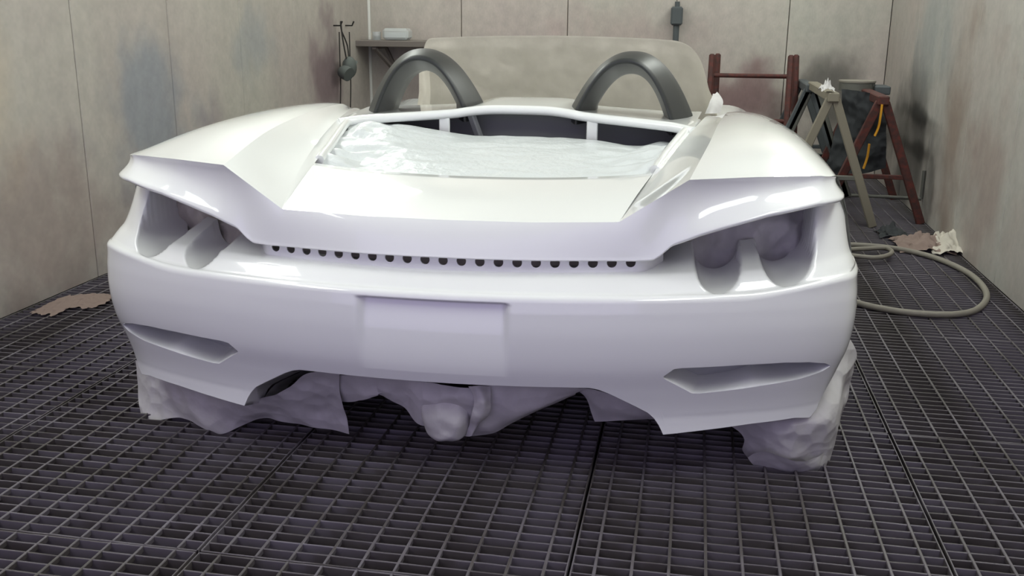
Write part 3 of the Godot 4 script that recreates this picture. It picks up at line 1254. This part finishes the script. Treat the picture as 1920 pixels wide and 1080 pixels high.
	st = sheet([px_line([[624, 700, -0.16], [700, 706, -0.14], [770, 712, -0.13]]), px_line([[622, 735, -0.19], [670, 735, -0.17], [712, 738, -0.14]]), px_line([[622, 750, -0.22], [660, 752, -0.20], [712, 740, -0.145]])], 40, 16, 0.008, 500.0)
	car_single("masking_paper", st, M.paper, "torn masking paper strip hanging beside the wrapped exhaust", "masking paper")
	# exhaust: paper ball and gathered sheets
	st = tool_()
	var c := car_at(836, 778, -0.13)
	var rr := []
	for j in 33:
		var th := PI * j / 32.0
		var row := PackedVector3Array()
		for i in 65:
			var ph := TAU * (i % 64) / 64.0
			var q := Vector3(sin(th) * cos(ph) * 0.060, cos(th) * 0.066, sin(th) * sin(ph) * 0.05)
			row.append(wrinkle(c + q, 0.016, 600.0))
		rr.append(row)
	grid(st, rr, 0)
	car_single("exhaust_wrap", done(st), M.paper, "ball of white masking paper wrapped round the centre exhaust", "masking paper")
	st = sheet([
		px_line([[705, 708, -0.12], [760, 713, -0.11], [820, 718, -0.10], [870, 722, -0.10], [905, 722, -0.11]]),
		px_line([[712, 738, -0.15], [760, 740, -0.13], [800, 750, -0.10], [850, 745, -0.09], [900, 750, -0.10]]),
		px_line([[716, 742, -0.16], [760, 768, -0.15], [790, 796, -0.14], [850, 790, -0.14], [892, 790, -0.13]])], 60, 26, 0.012, 420.0)
	car_single("masking_paper", st, M.paper, "gathered masking paper falling to the paper ball at the exhaust", "masking paper")
	st = sheet([
		px_line([[893, 720, -0.10], [960, 723, -0.11], [1030, 725, -0.12], [1105, 729, -0.12]]),
		px_line([[890, 768, -0.11], [950, 762, -0.12], [1010, 748, -0.13], [1085, 735, -0.14]]),
		px_line([[875, 800, -0.13], [925, 800, -0.13], [985, 775, -0.14], [1080, 738, -0.15]]),
		px_line([[868, 818, -0.16], [926, 815, -0.16], [985, 782, -0.17], [1080, 740, -0.17]])], 60, 30, 0.008, 380.0)
	car_single("masking_paper", st, M.paper, "long folded swath of masking paper running from exhaust to diffuser edge", "masking paper")
	st = sheet([px_line([[876, 722, -0.09], [886, 750, -0.08], [880, 785, -0.10], [872, 815, -0.13]]), px_line([[893, 722, -0.085], [905, 750, -0.07], [900, 780, -0.09], [884, 815, -0.12]]), px_line([[915, 722, -0.10], [918, 750, -0.09], [912, 780, -0.11], [890, 800, -0.13]])], 30, 24, 0.010, 600.0)
	car_single("masking_paper", st, M.paper, "crinkled upright roll of masking paper next to the exhaust ball", "masking paper")
	st = sheet([px_line([[1078, 729, -0.17], [1120, 730, -0.18], [1180, 752, -0.20], [1228, 776, -0.22]]), px_line([[1100, 745, -0.20], [1130, 765, -0.21], [1185, 775, -0.22], [1236, 780, -0.24]]), px_line([[1117, 790, -0.24], [1150, 789, -0.24], [1190, 786, -0.25], [1240, 787, -0.26]])], 30, 16, 0.006, 400.0)
	car_single("masking_paper", st, M.paper, "grey masking paper flap behind the diffuser fin on the open side", "masking paper")
	# wrapped wheel on the side with the hose
	st = sheet([
		px_line([[1330, 770, -0.34], [1420, 770, -0.31], [1490, 745, -0.32], [1535, 715, -0.36], [1570, 660, -0.46], [1588, 636, -0.52]]),
		px_line([[1392, 810, -0.34], [1440, 800, -0.27], [1500, 795, -0.25], [1555, 780, -0.30], [1582, 730, -0.44], [1598, 655, -0.55]]),
		px_line([[1396, 845, -0.36], [1430, 850, -0.30], [1490, 850, -0.27], [1545, 840, -0.33], [1572, 800, -0.47], [1596, 700, -0.60]]),
		px_line([[1412, 868, -0.36], [1445, 880, -0.33], [1492, 890, -0.31], [1535, 882, -0.36], [1562, 850, -0.46], [1578, 800, -0.60]])], 70, 44, 0.016, 300.0)
	car_single("wheel_wrap", st, M.paper, "crumpled masking paper wrapped round the wheel on the hose side", "masking paper")
	st = sheet([px_line([[1405, 858, -0.29], [1432, 846, -0.26], [1460, 856, -0.25], [1500, 868, -0.25], [1530, 860, -0.29], [1560, 832, -0.38]]), px_line([[1420, 876, -0.31], [1455, 872, -0.28], [1500, 880, -0.27], [1535, 872, -0.31], [1562, 846, -0.40]]), px_line([[1425, 882, -0.32], [1460, 886, -0.305], [1492, 891, -0.30], [1536, 882, -0.34], [1560, 860, -0.42]])], 40, 14, 0.010, 500.0)
	car_single("masking_paper", st, M.paper, "turned-up paper hem at the foot of the wrapped wheel", "masking paper")
	st = sheet([px_line([[262, 690, -0.62], [258, 735, -0.58], [264, 793, -0.44]]), px_line([[282, 690, -0.50], [280, 740, -0.46], [280, 794, -0.38]])], 16, 12, 0.006, 400.0)
	car_single("wheel_wrap", st, M.kraft, "strip of brown paper round the wheel beside the paper apron", "masking paper")

# ------------------------------------------------------------------ things at the back of the booth
func trestle(label: String, m: Material, apex: Vector3, foot_r: Vector3, depth: float, m2: Material) -> void:
	var o := thing("trestle", label, "trestle", Vector3(apex.x, 0, apex.z))
	var a := Vector3(0, apex.y, 0)
	var dx: float = foot_r.x - apex.x
	for z in [0.0, -depth]:
		for s in [-1.0, 1.0]:
			var st := tool_()
			bar(st, a + Vector3(s * 0.015, -0.01, z), Vector3(s * dx, 0.0, z), 0.045, 0.035, 0.004, Vector3.BACK)
			part("leg", done(st), m if z == 0.0 else m2, o)
		var sb := tool_()
		bar(sb, Vector3(-dx * 0.62, apex.y * 0.38, z), Vector3(dx * 0.62, apex.y * 0.38, z), 0.025, 0.025, 0.003)
		part("brace", done(sb), m2, o)
	var st2 := tool_()
	bar(st2, a + Vector3(0, 0, 0.04), a + Vector3(0, 0, -depth - 0.04), 0.06, 0.05, 0.006)
	part("beam", done(st2), m, o)

func crumple(st: SurfaceTool, c: Vector3, sx: float, sy: float, sz: float, sd: float, nn := 26) -> void:
	var rows := []
	for j in nn + 1:
		var row := PackedVector3Array()
		for i in nn + 1:
			var u := 2.0 * i / nn - 1.0
			var v := 2.0 * j / nn - 1.0
			var r: float = sqrt(u * u + v * v)
			var edge := 1.0 + 0.35 * noise.get_noise_2d(u * 120.0 + sd, v * 120.0)
			var y: float = sy * max(0.0, (1.0 - r * 0.72)) * (0.55 + 1.1 * abs(noise.get_noise_3d(u * 160.0 + sd, v * 160.0, 5.0))) + 0.004
			row.append(c + Vector3(u * sx * edge, y, v * sz * edge))
		rows.append(row)
	grid(st, rows, 0)

func build_things() -> void:
	# shelf on the back wall near the corner
	var z_sh := -7.17
	var a := at_z(656, 76, z_sh)
	var b := at_z(862, 76, z_sh)
	var o := thing("wall_shelf", "grey wall shelf on a triangular bracket in the back corner", "shelf", Vector3((a.x + b.x) * 0.5, a.y - 0.02, z_sh))
	var st := tool_()
	box(st, Vector3(0, 0, -0.15), Vector3(b.x - a.x, 0.045, 0.31), Basis.IDENTITY, 0.004)
	part("board", done(st), M.shelf, o)
	for x in [-0.24, 0.30]:
		st = tool_()
		bar(st, Vector3(x, -0.03, -0.02), Vector3(x, -0.03, -0.305), 0.03, 0.02)
		bar(st, Vector3(x, -0.03, -0.03), Vector3(x + 0.12, -0.26, -0.29), 0.03, 0.02)
		bar(st, Vector3(x, -0.02, -0.295), Vector3(x + 0.12, -0.27, -0.295), 0.03, 0.02)
		part("bracket", done(st), M.shelf, o)
	var sy := a.y
	var q := at_z(745, 60, z_sh - 0.12)
	o = thing("plastic_box", "clear plastic wrapped white pack on the wall shelf", "pack", Vector3(q.x, sy + 0.004, z_sh - 0.12))
	st = tool_()
	box(st, Vector3(0, 0.045, 0), Vector3(0.20, 0.085, 0.14), Basis.IDENTITY, 0.02)
	part("wrapping", done(st), M.clear, o)
	st = tool_()
	box(st, Vector3(0, 0.03, 0), Vector3(0.17, 0.055, 0.11), Basis.IDENTITY, 0.01)
	part("contents", done(st), M.film, o)
	q = at_z(706, 60, z_sh - 0.10)
	o = thing("jar", "small glass jar with dark contents on the wall shelf", "jar", Vector3(q.x, sy + 0.004, z_sh - 0.10))
	st = tool_()
	tube(st, PackedVector3Array([Vector3(0, 0, 0), Vector3(0, 0.06, 0)]), 0.032, 14)
	part("glass", done(st), M.clear, o)
	st = tool_()
	tube(st, PackedVector3Array([Vector3(0, 0.003, 0), Vector3(0, 0.03, 0)]), 0.024, 14)
	part("contents", done(st), M.cord, o)
	q = at_z(848, 66, z_sh - 0.06)
	st = tool_()
	box(st, Vector3(q.x, sy + 0.018, z_sh - 0.06), Vector3(0.06, 0.03, 0.05), Basis.IDENTITY, 0.006)
	single("small_block", done(st), M.cord, "small dark brown block at the far end of the wall shelf", "block")
	# hooks, cords and respirators on the left wall by the corner
	for h in [[633, 48], [655, 48]]:
		var p := at_x(h[0], h[1], WL + 0.03)
		st = tool_()
		tube(st, PackedVector3Array([Vector3(WL - 0.002, p.y, p.z), Vector3(WL + 0.05, p.y, p.z), Vector3(WL + 0.065, p.y + 0.03, p.z)]), 0.006, 6)
		single("wall_hook", done(st), M.cord, ["bent dark wall hook carrying only a thin cord", "bent dark wall hook above the hanging respirator"][0 if h[0] < 640 else 1], "hook", "wall hooks")
	var mk := at_x(648, 126, WL + 0.07)
	o = thing("respirator", "grey rubber respirator mask hanging by its straps from a wall hook", "respirator", mk)
	for s in [[-0.055, 0.01, 0.045], [0.06, -0.035, 0.05]]:
		st = tool_()
		tube(st, curve([Vector3(0.0, s[1], s[0] * 0.4), Vector3(0.02, s[1], s[0]), Vector3(0.05, s[1] - 0.012, s[0] * 1.25)], 4), s[2], 16)
		part("filter_cartridge", done(st), M.rubber, o)
	st = tool_()
	var rr := []
	for j in 13:
		var th := PI * j / 12.0
		var row := PackedVector3Array()
		for i in 21:
			var ph := TAU * i / 20.0
			row.append(Vector3(0.03 + sin(th) * cos(ph) * 0.05, cos(th) * 0.075, sin(th) * sin(ph) * 0.055))
		rr.append(row)
	grid(st, rr, 0)
	part("face_piece", done(st), M.rubber, o)
	st = tool_()
	tube(st, curve([Vector3(0.02, 0.05, -0.02), Vector3(0.0, 0.15, -0.05), Vector3(-0.02, 0.25, 0.0), Vector3(-0.02, 0.31, 0.01), Vector3(0.0, 0.2, 0.04), Vector3(0.02, 0.05, 0.03)], 8), 0.005, 6)
	part("strap", done(st), M.cord, o)
	for k in 2:
		st = tool_()
		var u: float = [636, 655][k]
		var p0 := at_x(u, 60, WL + 0.035)
		var p1 := at_x(u + 2, 205, WL + 0.035)
		tube(st, curve([p0, p0.lerp(p1, 0.35) + Vector3(0.01, 0, 0.02), p0.lerp(p1, 0.7) + Vector3(0, 0, -0.015), p1], 8), 0.004, 6)
		single("hanging_cord", done(st), M.cord, ["thin dark cord hanging on the wall below the outer hook", "thin dark cord hanging behind the respirator"][k], "cord")
	# wall fitting
	var f0 := at_z(1269, 30, WB + 0.05)
	o = thing("wall_fitting", "small grey electrical box with a conduit stub on the back wall", "wall box", f0)
	st = tool_()
	box(st, Vector3.ZERO, Vector3(0.085, 0.13, 0.09), Basis.IDENTITY, 0.012)
	part("box", done(st), M.grey, o)
	st = tool_()
	tube(st, PackedVector3Array([Vector3(0, -0.06, 0), Vector3(0, -0.20, 0)]), 0.022, 12)
	part("conduit", done(st), M.grey, o)
	st = tool_()
	tube(st, PackedVector3Array([Vector3(0, 0.06, 0), Vector3(0, 0.10, 0)]), 0.018, 12)
	part("cap", done(st), M.grey, o)
	# ladder
	var zl := -6.95
	var l0 := at_z(1341, 102, zl)
	var l1 := at_z(1489, 104, zl)
	o = thing("ladder", "dark red double ladder leaning on the back wall", "ladder", Vector3((l0.x + l1.x) * 0.5, 0, zl))
	var hw := (l1.x - l0.x) * 0.5
	for s in [-1.0, 1.0]:
		for k in 2:
			st = tool_()
			var dz := 0.0 if k == 0 else -0.09
			bar(st, Vector3(s * (hw + 0.012 * k) - 0.03 + 0.06 * k, 0.0, dz + 0.28), Vector3(s * hw - 0.02 + 0.04 * k, l0.y, dz), 0.040, 0.05, 0.010)
			part("stile", done(st), M.red, o)
	for k in 3:
		st = tool_()
		var t := 1.0 - 0.155 - 0.33 * k
		tube(st, PackedVector3Array([Vector3(-hw, l0.y * t, 0.28 * (1.0 - t)), Vector3(hw, l0.y * t, 0.28 * (1.0 - t))]), 0.015, 10)
		part("rung", done(st), M.red, o)
	# trestles
	var z1 := -5.6
	trestle("pale beige metal trestle between the car and the red trestle", M.beige, at_z(1562, 182, z1), at_y(1638, 428), 0.95, M.steel)
	trestle("rusty red metal trestle standing against the side wall", M.red, at_z(1655, 188, -5.75), at_z(1726, 420, -5.75), 0.8, M.red)
	trestle("dark grey tubular trestle beside the red ladder", M.grey, at_z(1519, 165, -6.55), at_z(1590, 330, -6.55), 0.5, M.grey)
	# sheet hanging over the beams
	var t0 := at_z(1580, 166, -6.1)
	var t1 := at_z(1656, 182, -5.95)
	var d0 := at_z(1548, 340, -6.15)
	var d1 := at_z(1660, 320, -6.0)
	st = sheet([[t0, t0.lerp(t1, 0.5) + Vector3(0, 0.0, 0.02), t1], [t0.lerp(d0, 0.5), t0.lerp(d1, 0.5) + Vector3(0, 0, 0.06), t1.lerp(d1, 0.5)], [d0, d0.lerp(d1, 0.5), d1]], 30, 24, 0.03, 120.0)
	single("dark_sheet", st, M.tarp, "dark grey sheet draped between the beige and red trestles", "sheet")
	# can on the trestle
	var cn := at_z(1606, 167, -6.4)
	o = thing("paint_tin", "wide shallow grey tin resting on the trestle beams", "tin", cn)
	st = tool_()
	tube(st, PackedVector3Array([Vector3(0, -0.01, 0), Vector3(0, 0.042, 0)]), 0.105, 24)
	part("body", done(st), M.steel, o)
	st = tool_()
	tube(st, PackedVector3Array([Vector3(0, 0.042, 0), Vector3(0, 0.052, 0)]), 0.110, 24)
	part("lid", done(st), M.hose, o)
	var bk := at_z(1650, 168, -6.4)
	st = tool_()
	box(st, bk, Vector3(0.09, 0.05, 0.2), Basis.IDENTITY, 0.006)
	single("steel_block", done(st), M.grey, "short dark grey beam end lying beside the tin on the trestles", "beam")
	# paper on the apex of the beige trestle
	st = tool_()
	crumple(st, at_z(1550, 172, -5.62), 0.035, 0.07, 0.06, 30.0, 16)
	single("paper_scrap", done(st), M.paper, "crumpled white paper scrap on top of the beige trestle", "paper")
	# yellow strap
	st = tool_()
	tube(st, curve([at_z(1654, 196, -5.70), at_z(1648, 235, -5.70), at_z(1640, 255, -5.70)], 6), 0.018, 8, 0.006)
	single("yellow_strap", done(st), M.yellow, "short yellow strap hanging from the red trestle top", "strap")
	st = tool_()
	tube(st, curve([at_z(1630, 270, -5.80), at_z(1626, 295, -5.80), at_z(1619, 316, -5.80)], 6), 0.020, 8, 0.006)
	single("yellow_strap", done(st), M.yellow, "lower yellow strap end dangling in front of the dark sheet", "strap")
	# thin wire frame by the wall
	st = tool_()
	tube(st, PackedVector3Array([at_z(1596, 366, -5.9), at_z(1660, 369, -5.9), at_z(1727, 373, -5.9)]), 0.010, 8)
	tube(st, PackedVector3Array([at_z(1727, 373, -5.9), at_z(1733, 320, -5.9)]), 0.010, 8)
	single("wire_frame", done(st), M.steel, "thin grey bent rod frame hooked low across the trestles", "rod")
	# hose on the floor
	var hp := []
	for k in [[1560, 548], [1608, 568], [1660, 580], [1720, 588], [1785, 590], [1828, 582], [1849, 562], [1845, 540], [1820, 515], [1780, 494], [1738, 479], [1690, 468], [1645, 462], [1600, 459], [1560, 458]]:
		hp.append(at_y(k[0], k[1], 0.013))
	st = tool_()
	tube(st, curve(hp, 8), 0.013, 10)
	single("air_hose", done(st), M.hose, "long grey air hose looping over the grating beside the car", "hose")
	hp = []
	for k in [[1560, 474], [1605, 480], [1640, 483], [1664, 479], [1672, 472], [1660, 465], [1630, 466], [1585, 468]]:
		hp.append(at_y(k[0], k[1], 0.036))
	st = tool_()
	tube(st, curve(hp, 8), 0.011, 10)
	single("air_hose", done(st), M.hose, "small second loop of grey hose next to the crumpled rags", "hose")
	# rags and scraps
	st = tool_()
	crumple(st, at_y(1728, 464), 0.13, 0.08, 0.16, 10.0)
	single("rag_pile", done(st), M.rag, "crumpled pinkish paper rag on the floor by the side wall", "rag")
	st = tool_()
	crumple(st, at_y(1778, 466), 0.11, 0.09, 0.18, 60.0)
	single("rag_pile", done(st), M.kraft, "crumpled beige paper on the floor touching the side wall", "rag")
	st = tool_()
	crumple(st, at_y(1672, 442), 0.07, 0.07, 0.09, 90.0)
	single("rag_pile", done(st), M.tarp, "small dark grey rag lying behind the hose loop", "rag")
	st = tool_()
	crumple(st, at_y(105, 572) + Vector3(0.03, 0, 0), 0.06, 0.012, 0.14, 120.0)
	single("paper_scrap", done(st), M.rag, "flat pinkish paper scrap along the foot of the long wall", "paper")
	st = tool_()
	crumple(st, at_y(165, 566), 0.08, 0.010, 0.10, 150.0)
	single("paper_scrap", done(st), M.rag, "flat pinkish paper scrap next to the bumper corner shadow", "paper")

func _ready() -> void:
	# camera
	cam_basis = Basis.from_euler(Vector3(PITCH, YAW, ROLL))
	var cam := Camera3D.new()
	cam.transform = Transform3D(cam_basis, Vector3(0, CAM_H, 0))
	cam.fov = rad_to_deg(2.0 * atan(540.0 / FOC))
	cam.near = 0.05
	add_child(cam)
	cam.current = true
	car_xf = Transform3D(Basis(Vector3.UP, CAR_TURN), CAR_POS)
	noise.frequency = 0.01
	noise.seed = 7
	noise.fractal_octaves = 3
	crease.noise_type = FastNoiseLite.TYPE_CELLULAR
	crease.cellular_return_type = FastNoiseLite.RETURN_DISTANCE
	crease.fractal_type = FastNoiseLite.FRACTAL_NONE
	crease.frequency = 1.0
	crease.seed = 4
	# environment: the dim workshop daylight that enters through the open doorway behind the camera
	var env := Environment.new()
	env.background_mode = Environment.BG_COLOR
	env.background_color = Color(0.86, 0.82, 1.0)
	env.background_energy_multiplier = 1.15
	env.tonemap_mode = Environment.TONE_MAPPER_LINEAR
	env.tonemap_exposure = 1.0
	env.sdfgi_enabled = true
	env.ssao_enabled = true
	env.ssil_enabled = true
	var we := WorldEnvironment.new()
	we.environment = env
	add_child(we)
	make_materials()
	# fittings in the angle between wall and ceiling, both sides
	for k in 4:
		var z: float = [-0.9, -2.75, -4.6, -6.45][k]
		for s in [-1.0, 1.0]:
			var x: float = WL + 0.30 if s < 0.0 else WR - 0.30
			var n := Vector3(-s, -1.0, 0).normalized()       # towards the room
			var by := Vector3(0, 0, 1)
			var b := Basis(by, (-n).cross(by), -n)
			lamp("booth_lamp", "white fluorescent light fitting in the angle of wall and ceiling", Vector3(x, CEIL - 0.32, z), b, Vector2(1.35, 0.42), 0.92, "booth lamps")
	build_booth()
	build_floor()
	build_car()
	build_masking()
	build_things()
